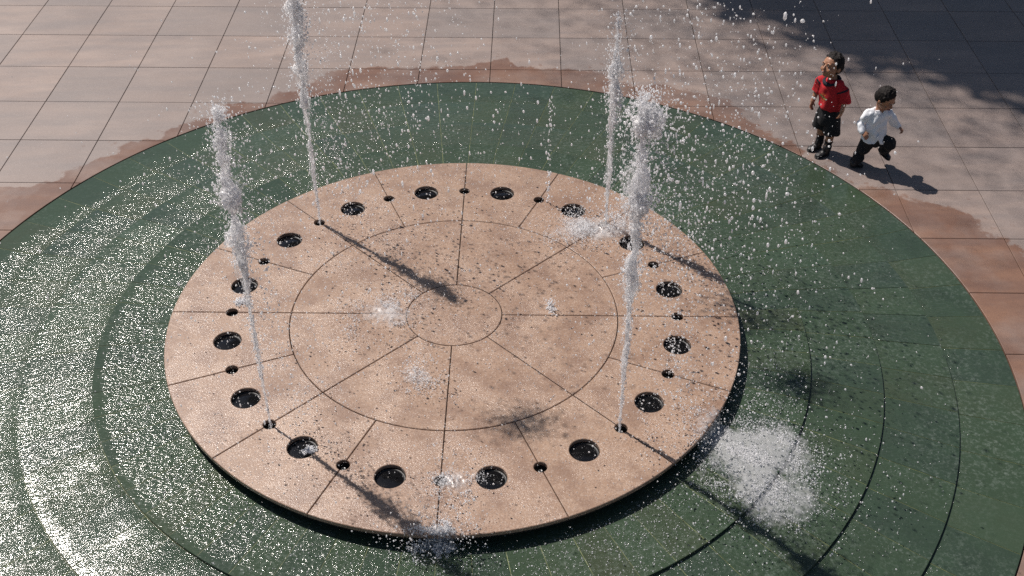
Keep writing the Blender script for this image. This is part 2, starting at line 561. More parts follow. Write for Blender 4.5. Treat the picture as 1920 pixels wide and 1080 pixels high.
FP(slab('disc_slab', arc(R0 - gj, 0, 2 * PI, 48)[:-1], [], 0.0, -TH, M['disc'], fountain))
for s in range(8):
    a0 = PHI + PI / 4 * s; a1 = a0 + PI / 4
    out = arc(R1 - gj, a0 + gj / R1, a1 - gj / R1, 14) + list(reversed(arc(R0 + gj, a0 + gj / R0, a1 - gj / R0, 6)))
    FP(slab('disc_slab', out, [], random.uniform(-.0006, .0006), -TH, M['disc'], fountain))
RS, RLH = 0.047, 0.106
for s in range(16):
    a0 = PHI + PI / 8 * s; a1 = a0 + PI / 8

    def side(a, sgn):
        """radial side from inner to outer with the half hole of the nozzle"""
        ca, sa = math.cos(a), math.sin(a)
        def L(u, v): return (ca * u - sa * v * sgn, sa * u + ca * v * sgn)
        pts = [L(R1 + gj, gj)]
        t0 = math.asin(gj / RS)
        for i in range(11):
            t = t0 + (PI - 2 * t0) * i / 10
            pts.append(L(RH - RS * math.cos(t), RS * math.sin(t)))
        pts.append(L(RD, gj))
        return pts
    lo = side(a0, 1); hi = side(a1, -1)
    out = lo + arc(RD, a0 + gj / RD, a1 - gj / RD, 8)[1:-1] + list(reversed(hi)) + list(reversed(arc(R1 + gj, a0 + gj / R1, a1 - gj / R1, 7)))[1:-1]
    am = (a0 + a1) / 2
    c = (RH * math.cos(am), RH * math.sin(am))
    FP(slab('disc_slab', out, [holepts(*c, RLH)], random.uniform(-.0006, .0006), -TH, M['disc'], fountain))
    # recessed light under a black lens
    n = 28
    V, F = [], []
    for rr, z in ((0.0, -0.030), (0.05, -0.031), (RLH - 0.016, -0.036)):
        for i in range(n):
            V.append((c[0] + rr * math.cos(2 * PI * i / n), c[1] + rr * math.sin(2 * PI * i / n), z))
    for k in range(2):
        for i in range(n):
            F.append((k * n + i, (k + 1) * n + i, (k + 1) * n + (i + 1) % n, k * n + (i + 1) % n))
    lens = FP(mesh_obj('light_lens', V, F, M['lens'], fountain, True))
    V, F = [], []
    for rr, z in ((RLH - 0.018, -0.040), (RLH - 0.016, -0.034), (RLH - 0.004, -0.032), (RLH + 0.004, -0.036), (RLH + 0.006, -0.10)):
        for i in range(n):
            V.append((c[0] + rr * math.cos(2 * PI * i / n), c[1] + rr * math.sin(2 * PI * i / n), z))
    for k in range(4):
        for i in range(n):
            F.append((k * n + i, (k + 1) * n + i, (k + 1) * n + (i + 1) % n, k * n + (i + 1) % n))
    mesh_obj('lens_rim', V, F, M['pit'], lens, True)
    # nozzle
    c = (RH * math.cos(a0), RH * math.sin(a0))
    n = 16
    V, F = [], []
    prof = [(RS + 0.003, -0.031), (RS + 0.003, -0.10), (0.020, -0.10), (0.020, -0.045), (0.010, -0.035), (0.009, -0.07), (0.0, -0.07)]
    for rr, z in prof:
        for i in range(n):
            V.append((c[0] + rr * math.cos(2 * PI * i / n), c[1] + rr * math.sin(2 * PI * i / n), z))
    for k in range(len(prof) - 1):
        for i in range(n):
            F.append((k * n + i, k * n + (i + 1) % n, (k + 1) * n + (i + 1) % n, (k + 1) * n + i))
    FP(mesh_obj('nozzle', V, F, M['steel'], fountain, True))
# drum under the slabs (undercut) and its top; near-black colour paints in the shade there
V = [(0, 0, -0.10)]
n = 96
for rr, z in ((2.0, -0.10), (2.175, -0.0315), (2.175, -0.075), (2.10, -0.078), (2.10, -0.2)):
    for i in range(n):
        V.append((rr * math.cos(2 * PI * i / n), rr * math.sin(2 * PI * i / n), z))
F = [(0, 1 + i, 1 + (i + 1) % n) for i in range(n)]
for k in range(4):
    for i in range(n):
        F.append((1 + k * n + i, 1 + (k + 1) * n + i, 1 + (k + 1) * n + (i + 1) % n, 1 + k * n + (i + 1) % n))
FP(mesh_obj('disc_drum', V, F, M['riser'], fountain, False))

# ------------------------------------------------------------------ water drops
def ico(sub):
    bm = bmesh.new(); bmesh.ops.create_icosphere(bm, subdivisions=sub, radius=1.0)
    v = np.array([x.co for x in bm.verts]); f = np.array([[x.index for x in q.verts] for q in bm.faces]); bm.free()
    return v, f


ICO1, ICO2, ICO3 = ico(1), ico(2), ico(4)


def drops(name, P, r, mat, parent=None, stretch=None, big=0.011, wob=0.25):
    """one mesh of many drops; bigger ones are lumpy"""
    P = np.asarray(P); r = np.asarray(r)
    Vs, Fs, off = [], [], 0
    for sel, (tv, tf) in ((r < big, ICO1), (r >= big, ICO2)):
        p = P[sel]; q = r[sel]
        if len(p) == 0: continue
        n = len(p)
        S = np.ones((n, 3)) * (1 + rng.normal(0, 0.18, (n, 3)).clip(-.4, .4))
        if stretch is not None: S[:, 2] *= stretch[sel]
        # random turn about z plus per-vertex wobble
        a = rng.uniform(0, 2 * PI, n); c, s = np.cos(a), np.sin(a)
        t = tv[None] * (1 + rng.normal(0, wob * 0.5, (n, len(tv), 1)).clip(-.4, .5) * (0.4 if tv is ICO1[0] else 1.0))
        x = t[..., 0] * S[:, 0:1]; y = t[..., 1] * S[:, 1:2]; z = t[..., 2] * S[:, 2:3]
        X = np.stack([x * c[:, None] - y * s[:, None], x * s[:, None] + y * c[:, None], z], -1) * q[:, None, None] + p[:, None]
        Vs.append(X.reshape(-1, 3))
        Fs.append((tf[None] + (np.arange(n) * len(tv))[:, None, None]).reshape(-1, 3) + off)
        off += n * len(tv)
    return np_mesh(name, np.concatenate(Vs), np.concatenate(Fs), mat, parent)


def sizes(n, lo, hi, k=2.2):
    return (lo + (hi - lo) * rng.random(n) ** k) * np.where(rng.random(n) < 0.03, 1.25, 1.0)


def jet(x, y, H, prof, label, n_core, n_spray, drift=(0.25, -0.05), dens=None, froth_r=(0.0020, 0.0085), spray_w=0.16, lumps=34):
    """prof: list (height fraction, radius) ; froth core plus loose drops"""
    root = empty('water_jet', (x, y, -0.035))
    tag(root, label, 'water jet', 'water jets rising from the disc')
    hs0 = np.array([p[0] for p in prof]) * H; rs0 = np.array([p[1] for p in prof])
    hs = np.linspace(0, H, 60); rs = np.interp(hs, hs0, rs0)
    sd0 = rng.uniform(0, 90)
    rs = rs * np.array([1 + (1.1 * noise.noise((q * 4.2, sd0, 0)) + 0.7 * noise.noise((q * 11, sd0, 7))) * min(1.0, q / H * 1.6) for q in hs]).clip(.35, 1.7)
    # torn sheets of water around the core
    for sh, (fr, n) in enumerate(((0.55, 14), (0.85, 24))):
        m = int(H / 0.018)
        zz = np.linspace(0, H * (0.99 if sh else 0.96), m)
        V, F = [], []
        ph = rng.uniform(0, 99)
        for k, z in enumerate(zz):
            rr = float(np.interp(z, hs, rs)) * fr
            cx = noise.noise((ph, z * 4.0, 0)) * rr * 0.9 * min(1, z * 2); cy = noise.noise((ph + 9, z * 4.0, 0)) * rr * 0.9 * min(1, z * 2)
            for i in range(n):
                a = 2 * PI * i / n + z * 1.2
                c3, s3 = math.cos(a), math.sin(a)
                q = rr * (0.85 + 0.65 * noise.noise((c3 * 1.2 + ph, s3 * 1.2, z * 7)) + 0.55 * noise.noise((c3 * 3 + ph, s3 * 3, z * 22)))
                q *= max(0.1, 1.0 - (k / m) ** 9)
                V.append((cx + c3 * q, cy + s3 * q, z))
        for k in range(m - 1):
            for i in range(n):
                F.append((k * n + i, k * n + (i + 1) % n, (k + 1) * n + (i + 1) % n, (k + 1) * n + i))
        mesh_obj('water_column' if sh == 0 else 'water_sheet', V, F, M['core'] if sh == 0 else M['column'], root, True)
    # froth: clumps strung along the height
    nc = 130
    cz = rng.random(nc) ** 0.8 * H
    cw = np.interp(cz, hs, rs)
    ca = rng.uniform(0, 2 * PI, nc); cr = rng.random(nc) ** 0.5 * cw * 1.15
    idx = rng.choice(nc, n_core, p=(cw ** 0.8 / (cw ** 0.8).sum()))
    sp = cw[idx] * 0.32
    P = np.stack([np.cos(ca[idx]) * cr[idx] + rng.normal(0, 1, n_core) * sp, np.sin(ca[idx]) * cr[idx] + rng.normal(0, 1, n_core) * sp,
                  cz[idx] + rng.normal(0, 1, n_core) * (sp * 1.6 + 0.02)], -1)
    P[:, 2] = np.abs(P[:, 2] - 0.01) + 0.01
    over = P[:, 2] > H * 0.99
    P[over, 2] = H * 0.99 - (P[over, 2] - H * 0.99) * 0.6
    # knobbly white lumps of aerated water
    bv, bf = ICO3
    VV, FF, off = [], [], 0
    nb = int(lumps)
    bz = H * (0.42 + 0.56 * rng.random(nb) ** 0.75)
    for q in range(nb):
        w_ = float(np.interp(bz[q], hs, rs))
        if w_ < 0.035 and rng.random() < .5: continue
        a = rng.uniform(0, 2 * PI); d = w_ * 0.8 * rng.random()
        cc = np.array([math.cos(a) * d, math.sin(a) * d, bz[q]])
        sz = w_ * rng.uniform(0.18, 0.42)
        o3 = rng.uniform(0, 50, 3)
        disp_ = np.array([1 + 0.75 * noise.noise(Vector(v * 1.6 + o3)) + 0.5 * noise.noise(Vector(v * 4.5 + o3)) for v in bv])
        VV.append(bv * disp_[:, None] * np.array([sz, sz, sz * rng.uniform(1.0, 2.0)]) + cc); FF.append(bf + off); off += len(bv)
    if VV: tag(np_mesh('white_water', np.concatenate(VV), np.concatenate(FF), M['lump'], root), kind='stuff')
    wz = np.interp(P[:, 2], hs, rs)
    rad = sizes(n_core, *froth_r, 2.6) * (wz / rs.max()).clip(0.45, 1) ** 0.4
    o = drops('froth', P, rad, M['froth'], root, stretch=rng.uniform(0.8, 2.2, n_core)); tag(o, kind='stuff')
    # loose spray falling back
    z = H * (1 - rng.random(n_spray) ** 1.2 * 0.97)
    fall = 1 - z / H
    r = np.abs(rng.normal(0, 1, n_spray)) * (spray_w * (0.45 + 1.6 * fall)) + np.interp(z, hs, rs) * 0.7
    a = rng.uniform(0, 2 * PI, n_spray)
    P = np.stack([np.cos(a) * r + drift[0] * fall, np.sin(a) * r + drift[1] * fall, z], -1)
    o = drops('spray', P, sizes(n_spray, 0.0018, 0.0068, 2.0), M['drop'], root, stretch=rng.uniform(0.8, 1.5, n_spray)); tag(o, kind='stuff')
    return root


FULL = [(0, .009), (.25, .014), (.45, .022), (.56, .04), (.64, .075), (.70, .040), (.77, .080), (.82, .095), (.88, .065), (.94, .095), (.98, .075), (1.0, .035)]
TALL = [(0, .010), (.2, .022), (.4, .034), (.6, .042), (.8, .055), (.93, .065), (1.0, .04)]
THIN = [(0, .010), (.2, .024), (.5, .036), (.8, .042), (.92, .060), (1.0, .03)]
jet(-1.310, -1.131, 2.58, FULL, "thick frothy water jet with a wide foaming head, the front left of the tall jets", 2800, 1900)
jet(1.115, -1.326, 2.70, [(0, .010), (.2, .018), (.4, .028), (.52, .045), (.6, .065), (.68, .085), (.76, .105), (.82, .07), (.86, .045), (.91, .08), (.96, .085), (1.0, .04)],
    "thickest frothy white water jet, front right, topped by a foaming plume", 3800, 3200, drift=(0.45, -0.05), spray_w=.2)
jet(-1.123, 1.315, 2.32, TALL, "tall narrow broken water jet at back left, reaching out of the picture", 2000, 1300)
jet(1.327, 1.128, 2.00, THIN, "narrow broken water jet at back right, behind the thickest jet", 1800, 1000)
# a dying jet: a string of single drops
root = empty('water_jet', (0.862, 1.49, -0.03))
tag(root, "thin faint string of single drops standing over a back nozzle", "water jet", 'water jets rising from the disc')
n = 90
z = np.sort(rng.random(n)) * 1.12
o = drops('spray', np.stack([rng.normal(0, .009, n), rng.normal(0, .009, n), z], -1), sizes(n, .003, .010, 1.5), M['drop'], root, stretch=rng.uniform(1, 2, n))
tag(o, kind='stuff')


# splashes where the water comes down
def surf(x, y):
    r = np.hypot(x, y)
    return np.where(r < RD, 0.0, np.interp(r, [RD, RC, RC + .001, RB, RB + .001, RA, RA + .001, RO], [-.118, -.129, -.150, -.202, -.221, -.278, -.296, -.317]))


def splash(cx, cy, sx, sy, rot, n, label, rlo=0.003, rhi=0.010, hgt=0.03, thr=-0.12, spray=400, sc=6.0, film=1.0):
    root = empty('splash', (cx, cy, float(surf(cx, cy))))
    tag(root, label, 'splash', 'splashes where the water lands')
    pts = []
    c, s = math.cos(rot), math.sin(rot)
    while len(pts) < n:
        u, v = rng.normal(0, 0.5, 2)
        x, y = u * sx, v * sy
        X, Y = cx + c * x - s * y, cy + s * x + c * y
        if noise.noise((X * sc, Y * sc, 3.3)) + 0.5 * noise.noise((X * sc * 3, Y * sc * 3, 1)) > thr + 0.25 * (u * u + v * v): pts.append((X, Y))
    # film of foam: a bumpy sheet a few mm to cm thick, torn by its own holes
    N = 72
    V, F, cov = [], [], []
    zc = float(surf(cx, cy))
    for i in range(N + 1):
        for j in range(N + 1):
            u, v = (i / N * 2 - 1) * 1.5, (j / N * 2 - 1) * 1.5
            X, Y = cx + c * u * sx - s * v * sy, cy + s * u * sx + c * v * sy
            g = math.exp(-(u * u + v * v) * 1.9) * max(0.0, 1 + 0.9 * noise.noise((X * 3.2, Y * 3.2, 9)) + 0.35 * noise.noise((X * 11, Y * 11, 4)))
            zz = float(surf(X, Y)) + 0.004 + g * hgt * 0.9 * (0.4 + abs(noise.noise((X * 22, Y * 22, 2)) * 1.2) + 0.5 * noise.noise((X * 55, Y * 55, 2)))
            V.append((X - cx, Y - cy, zz - zc)); cov.append(min(1.0, g * film))
    for i in range(N):
        for j in range(N):
            a = i * (N + 1) + j
            F.append((a, a + N + 1, a + N + 2, a + 1))
    o = mesh_obj('foam_film', V, F, M['foam'], root, True)
    at = o.data.attributes.new('cover', 'FLOAT', 'POINT'); at.data.foreach_set('value', cov)
    P = np.array(pts)
    z = surf(P[:, 0], P[:, 1]) + np.abs(rng.normal(0, hgt, n)) + 0.001
    o = drops('foam', np.stack([P[:, 0] - cx, P[:, 1] - cy, z - surf(cx, cy)], -1), sizes(n, rlo, rhi, 1.6), M['froth'], root)
    tag(o, kind='stuff')
    u = rng.normal(0, 0.7, (spray, 2)); zz = np.abs(rng.normal(0, 0.14, spray))
    P = np.stack([c * u[:, 0] * sx - s * u[:, 1] * sy, s * u[:, 0] * sx + c * u[:, 1] * sy], -1)
    z = surf(P[:, 0] + cx, P[:, 1] + cy) - surf(cx, cy) + zz + 0.003
    o = drops('spray', np.concatenate([P, z[:, None]], 1), sizes(spray, .002, .007, 2.5), M['drop'], root)
    tag(o, kind='stuff')
    return root


splash(2.03, -1.60, .50, .58, 0.3, 4500, "largest white foaming splash, on the green basin stones right of the disc", .0012, .0050, .014, -0.05, 1900, 7, 1.45)
splash(-.1, -2.75, 1.5, .45, 0.0, 1500, "thin veil of broken foam on the green stones below the disc's front edge", .0010, .0030, .006, -0.2, 500, 5, .42)
splash(1.20, 1.05, .44, .26, 0.1, 3500, "white misty splash on the disc's back right, between two jets", .0012, .0048, .035, -0.15, 900, 6, 1.1)
splash(-.50, .02, .42, .30, 0.5, 1100, "faint thin splash left of the disc's centre slab", .0012, .0045, .015, 0.0, 500, 7, .8)
splash(-.26, -.72, .18, .20, 0.2, 700, "small broken splash just in front of the disc's centre slab", .0015, .005, .02, -0.05, 250, 9, .75)
splash(-.16, -2.20, .24, .12, 0.1, 1100, "spattering splash breaking over the disc's front edge", .002, .007, .03, -0.1, 700, 9, .6)
splash(-.03, -1.75, .20, .22, 0.1, 900, "thin splash around a front nozzle of the disc", .0012, .0045, .015, 0.0, 200, 9, .5)
splash(.75, .03, .04, .10, 0.3, 90, "tiny bright blob of falling water right of the centre slab", .004, .010, .03, -0.5, 10, 9)
splash(-1.02, -1.40, .05, .035, 0.6, 160, "blob of white water on the light lens at front left of the disc", .003, .009, .008, -0.6, 10, 20)
splash(-1.68, .26, .05, .05, 0.6, 160, "blob of white water on the light lens at left of the disc", .003, .009, .008, -0.6, 10, 20)

# everything else in the air
cl = []
rad = []


def cloud(n, cx, cy, cz, sx, sy, sz, lo, hi, k=2.4):
    x = rng.normal(cx, sx, n); y = rng.normal(cy, sy, n); z = rng.normal(cz, sz, n)
    ok = (z > surf(x, y) + 0.01) & (z < 3.6) & (x < 3.1)
    cl.append(np.stack([x, y, z], -1)[ok]); rad.append(sizes(int(ok.sum()), lo, hi, k))


cloud(1600, -0.55, 1.3, 1.6, .42, .5, .8, .0018, .0105)
cloud(800, -0.6, 1.1, .8, .75, .7, .6, .002, .008)
cloud(2500, 1.95, .3, 1.1, .45, .7, .75, .0018, .0105)
cloud(800, 2.5, .0, .45, .7, .9, .45, .002, .008)
cloud(420, 1.75, 1.3, 2.3, .30, .3, .35, .002, .011)
cloud(900, 0, .3, .7, 1.6, 1.5, .8, .0018, .007)
cloud(1000, -1.1, -.2, .8, .8, 1.0, .6, .002, .007)
cloud(1100, -1.24, .45, 3.25, .13, .09, .06, .003, .009, 1.2)
cloud(1200, .80, .92, 3.25, .14, .10, .06, .003, .010, 1.2)
cloud(800, .62, 1.62, 3.2, .20, .10, .06, .003, .010, 1.2)
cloud(160, 2.9, 1.9, .8, .7, .7, .5, .003, .009)
P = np.concatenate(cl); rr = np.concatenate(rad)
tag(drops('falling_drops', P, rr, M['drop'], None, stretch=np.where(rng.random(len(P)) < .25, rng.uniform(1.6, 3.2, len(P)), rng.uniform(.9, 1.5, len(P)))), 
    "countless white drops flying through the air over the fountain", 'water drops', kind='stuff')
# rebounding drops lying and jumping on the stone
n = 14000
a = rng.uniform(0, 2 * PI, n); r = RD * np.sqrt(rng.random(n)) * 0.995
x, y = r * np.cos(a), r * np.sin(a)
n2 = 8000
a2 = rng.uniform(0, 2 * PI, n2); r2 = np.sqrt(rng.random(n2) * (3.9 ** 2 - RD ** 2) + RD ** 2)
x = np.concatenate([x, r2 * np.cos(a2)]); y = np.concatenate([y, r2 * np.sin(a2)])
# the low mist of beads over the front and right of the basin
n3 = 15000
a3 = rng.normal(R_(-75), R_(52), n3); r3 = RD + 0.04 + np.abs(rng.normal(0, .62, n3))
kk = r3 < 3.9
x = np.concatenate([x, (r3 * np.cos(a3))[kk]]); y = np.concatenate([y, (r3 * np.sin(a3))[kk]])
dn = np.array([noise.noise((q * 1.1, v * 1.1, 5)) for q, v in zip(x, y)])
ok = rng.random(len(x)) < (0.55 + dn * 0.9).clip(.1, 1) * np.where((np.hypot(x, y) > RC) & (y > -1.2), .22, 1) * np.where((np.hypot(x, y) > RD) & (x - y < 0), .6, 1)
x, y = x[ok], y[ok]
z = surf(x, y) + np.abs(rng.normal(0, .003, len(x)))
tag(drops('bouncing_drops', np.stack([x, y, z], -1), sizes(len(x), .0012, .0050, 3.0), M['drop']),
    "fine beads of water bouncing on the wet stone of the fountain", 'water drops', kind='stuff')


# ------------------------------------------------------------------ shade tree (stands outside the frame, its shade falls in)
def tree():
    bark = simple("tree_bark", (0.10, 0.075, 0.055), 0.9, bump=0.02, scale=12)
    leafm = simple("tree_leaf", (0.05, 0.085, 0.03), 0.5, var=0.4, scale=3)
    off = Vector((to_sun.x, to_sun.y)) / to_sun.z          # shift per metre of height
    H = 14.0
    target = Vector((10.55, 9.1))                             # middle of the shade on the ground
    c = Vector((target.x + off.x * (H - ZP), target.y + off.y * (H - ZP), H))
    base = (c.x + 0.3, c.y + 1.0, ZP)
    root = empty('shade_tree', base)
    tag(root, "broad leafy tree beyond the back of the plaza, casting the dark shade at upper right", "tree")
    bp = Vector(base)
    # trunk and limbs
    V, F = [], []

    def limb(a, b, ra, rb, n=10, seg=6):
        d = (b - a).normalized(); u = d.orthogonal().normalized(); v = d.cross(u)
        o = len(V)
        for k in range(seg + 1):
            t = k / seg
            p = a.lerp(b, t) + Vector((noise.noise(a + Vector((t * 3, 0, 0))), noise.noise(a + Vector((0, t * 3, 4))), 0)) * 0.25 * math.sin(PI * t)
            for i in range(n):
                q = 2 * PI * i / n
                V.append(p + (u * math.cos(q) + v * math.sin(q)) * (ra + (rb - ra) * t) - bp)
        for k in range(seg):
            for i in range(n):
                F.append((o + k * n + i, o + k * n + (i + 1) % n, o + (k + 1) * n + (i + 1) % n, o + (k + 1) * n + i))
    top = Vector((c.x, c.y, H - 4.5))
    limb(bp, top, .42, .26)
    for i in range(11):
        a = 2 * PI * i / 11
        limb(top - Vector((0, 0, random.uniform(0, 1.2))), c + Vector((math.cos(a) * 5.6, math.sin(a) * 4.8, random.uniform(-1, 1))), .13, .03)
    mesh_obj('trunk', V, F, bark, root, True)
    n = 230000
    # clumps inside an ellipsoid
    nc = 3200
    d = rng.normal(0, 1, (nc, 3)); d /= np.linalg.norm(d, axis=1)[:, None]
    cr = rng.random(nc) ** 0.42
    cc = d * cr[:, None] * np.array([7.6, 6.6, 1.8])  # crown made extra wide so it also blocks sky light over the shade
    idx = rng.integers(0, nc, n)
    p = cc[idx] + rng.normal(0, .34, (n, 3)) + np.array(c - bp)
    s = rng.uniform(.13, .22, n)
    # halo of small sparse leaves, added to thin the sunlight wide of the dense crown
    nh = 120000
    dh_ = rng.normal(0, 1, (nh, 3)); dh_ /= np.linalg.norm(dh_, axis=1)[:, None]; dh_ *= (1 + np.abs(rng.normal(0, .24, nh)) - .16)[:, None]
    ph = dh_ * np.array([8.6, 7.6, 1.6]) + np.array(c - bp)
    p = np.concatenate([p, ph]); s = np.concatenate([s, rng.uniform(.030, .052, nh)]); n += nh
    u = rng.normal(0, 1, (n, 3)); u /= np.linalg.norm(u, axis=1)[:, None]
    v = np.cross(u, rng.normal(0, 1, (n, 3))); v /= np.linalg.norm(v, axis=1)[:, None]
    q = np.stack([p - u * s[:, None], p + v * s[:, None] * .5, p + u * s[:, None], p - v * s[:, None] * .5], 1).reshape(-1, 3)
    f = np.arange(n)[:, None] * 4
    T = np.concatenate([f + np.array([[0, 1, 2]]), f + np.array([[0, 2, 3]])])
    tag(np_mesh('crown', q, T, leafm, root, False), kind='stuff')


tree()


# ------------------------------------------------------------------ people
class Body:
    """collects tapered tubes and ellipsoids, then fuses them by voxel remesh into one smooth surface"""
    def __init__(s): s.V, s.F = [], []

    def ring(s, c, ax, ay, n=16):
        o = len(s.V)
        for i in range(n):
            a = 2 * PI * i / n
            s.V.append(c + ax * math.cos(a) + ay * math.sin(a))
        return o

    def loft(s, rings, n=16):
        """rings: (centre, ax, ay) vectors; flat caps"""
        os = [s.ring(Vector(c), Vector(ax), Vector(ay), n) for c, ax, ay in rings]
        for a, b in zip(os, os[1:]):
            for i in range(n):
                s.F.append((a + i, a + (i + 1) % n, b + (i + 1) % n, b + i))
        s.F.append(tuple(os[0] + n - 1 - i for i in range(n))); s.F.append(tuple(os[-1] + i for i in range(n)))

    def tube(s, pts, rads, n=14, flat=None):
        """round tube through points; flat=(vector, factor) squeezes along a direction"""
        P = [Vector(p) for p in pts]
        rs = []
        # fill in extra rings for smooth bends
        for k, p in enumerate(P):
            d = (P[min(k + 1, len(P) - 1)] - P[max(k - 1, 0)]).normalized()
            u = d.cross(Vector((0.31, 0.2, 0.93))).normalized() if abs(d.z) < .95 else d.cross(Vector((1, 0, 0))).normalized()
            v = d.cross(u)
            rs.append((p, u * rads[k], v * rads[k]))
        s.loft(rs, n)

    def capsule(s, pts, rads, n=14):
        s.tube(pts, rads, n)
        s.ball(pts[0], rads[0]); s.ball(pts[-1], rads[-1])
        for p, r in zip(pts[1:-1], rads[1:-1]): s.ball(p, r)

    def ball(s, c, r, M3=None, n=12):
        """ellipsoid; r scalar or 3 radii along M3 columns"""
        c = Vector(c)
        if not hasattr(r, '__len__'): r = (r, r, r)
        M3 = M3 or Matrix.Identity(3)
        o = len(s.V)
        rows = 9
        for k in range(1, rows):
            t = PI * k / rows
            for i in range(n):
                a = 2 * PI * i / n
                s.V.append(c + M3 @ Vector((r[0] * math.sin(t) * math.cos(a), r[1] * math.sin(t) * math.sin(a), r[2] * math.cos(t))))
        s.V.append(c + M3 @ Vector((0, 0, r[2]))); s.V.append(c - M3 @ Vector((0, 0, r[2])))
        tp, bt = len(s.V) - 2, len(s.V) - 1
        for k in range(rows - 2):
            for i in range(n):
                j = (i + 1) % n
                s.F.append((o + k * n + i, o + (k + 1) * n + i, o + (k + 1) * n + j, o + k * n + j))
        for i in range(n):
            j = (i + 1) % n
            s.F.append((tp, o + i, o + j)); s.F.append((bt, o + (rows - 2) * n + j, o + (rows - 2) * n + i))

    def build(s, name, mat, parent, voxel=0.006, smooth=4, disp=None):
        me = bpy.data.meshes.new(name)
        me.from_pydata([tuple(v) for v in s.V], [], s.F)
        o = bpy.data.objects.new(name, me); COL.objects.link(o)
        m = o.modifiers.new('r', 'REMESH'); m.mode = 'VOXEL'; m.voxel_size = voxel
        if smooth:
            m = o.modifiers.new('s', 'SMOOTH'); m.iterations = smooth; m.factor = 0.5
        dg = bpy.context.evaluated_depsgraph_get()
        me2 = bpy.data.meshes.new_from_object(o.evaluated_get(dg))
        o.modifiers.clear(); o.data = me2; bpy.data.meshes.remove(me)
        if disp:
            amp, sc, str_ = disp
            nn = [v.normal.copy() for v in me2.vertices]
            for v, nv in zip(me2.vertices, nn):
                q = Vector((v.co.x * sc, v.co.y * sc, v.co.z * sc * str_))
                v.co += nv * amp * noise.noise(q)
        me2.shade_smooth(); me2.materials.clear(); me2.materials.append(mat)
        o.parent = parent
        return o


def basis(F, upv=(0, 0, 1)):
    """columns: left, back, up for a figure facing F"""
    F = Vector(F).normalized(); U = Vector(upv); L = U.cross(F).normalized(); U = F.cross(L).normalized()
    return Matrix((L, -F, U)).transposed()


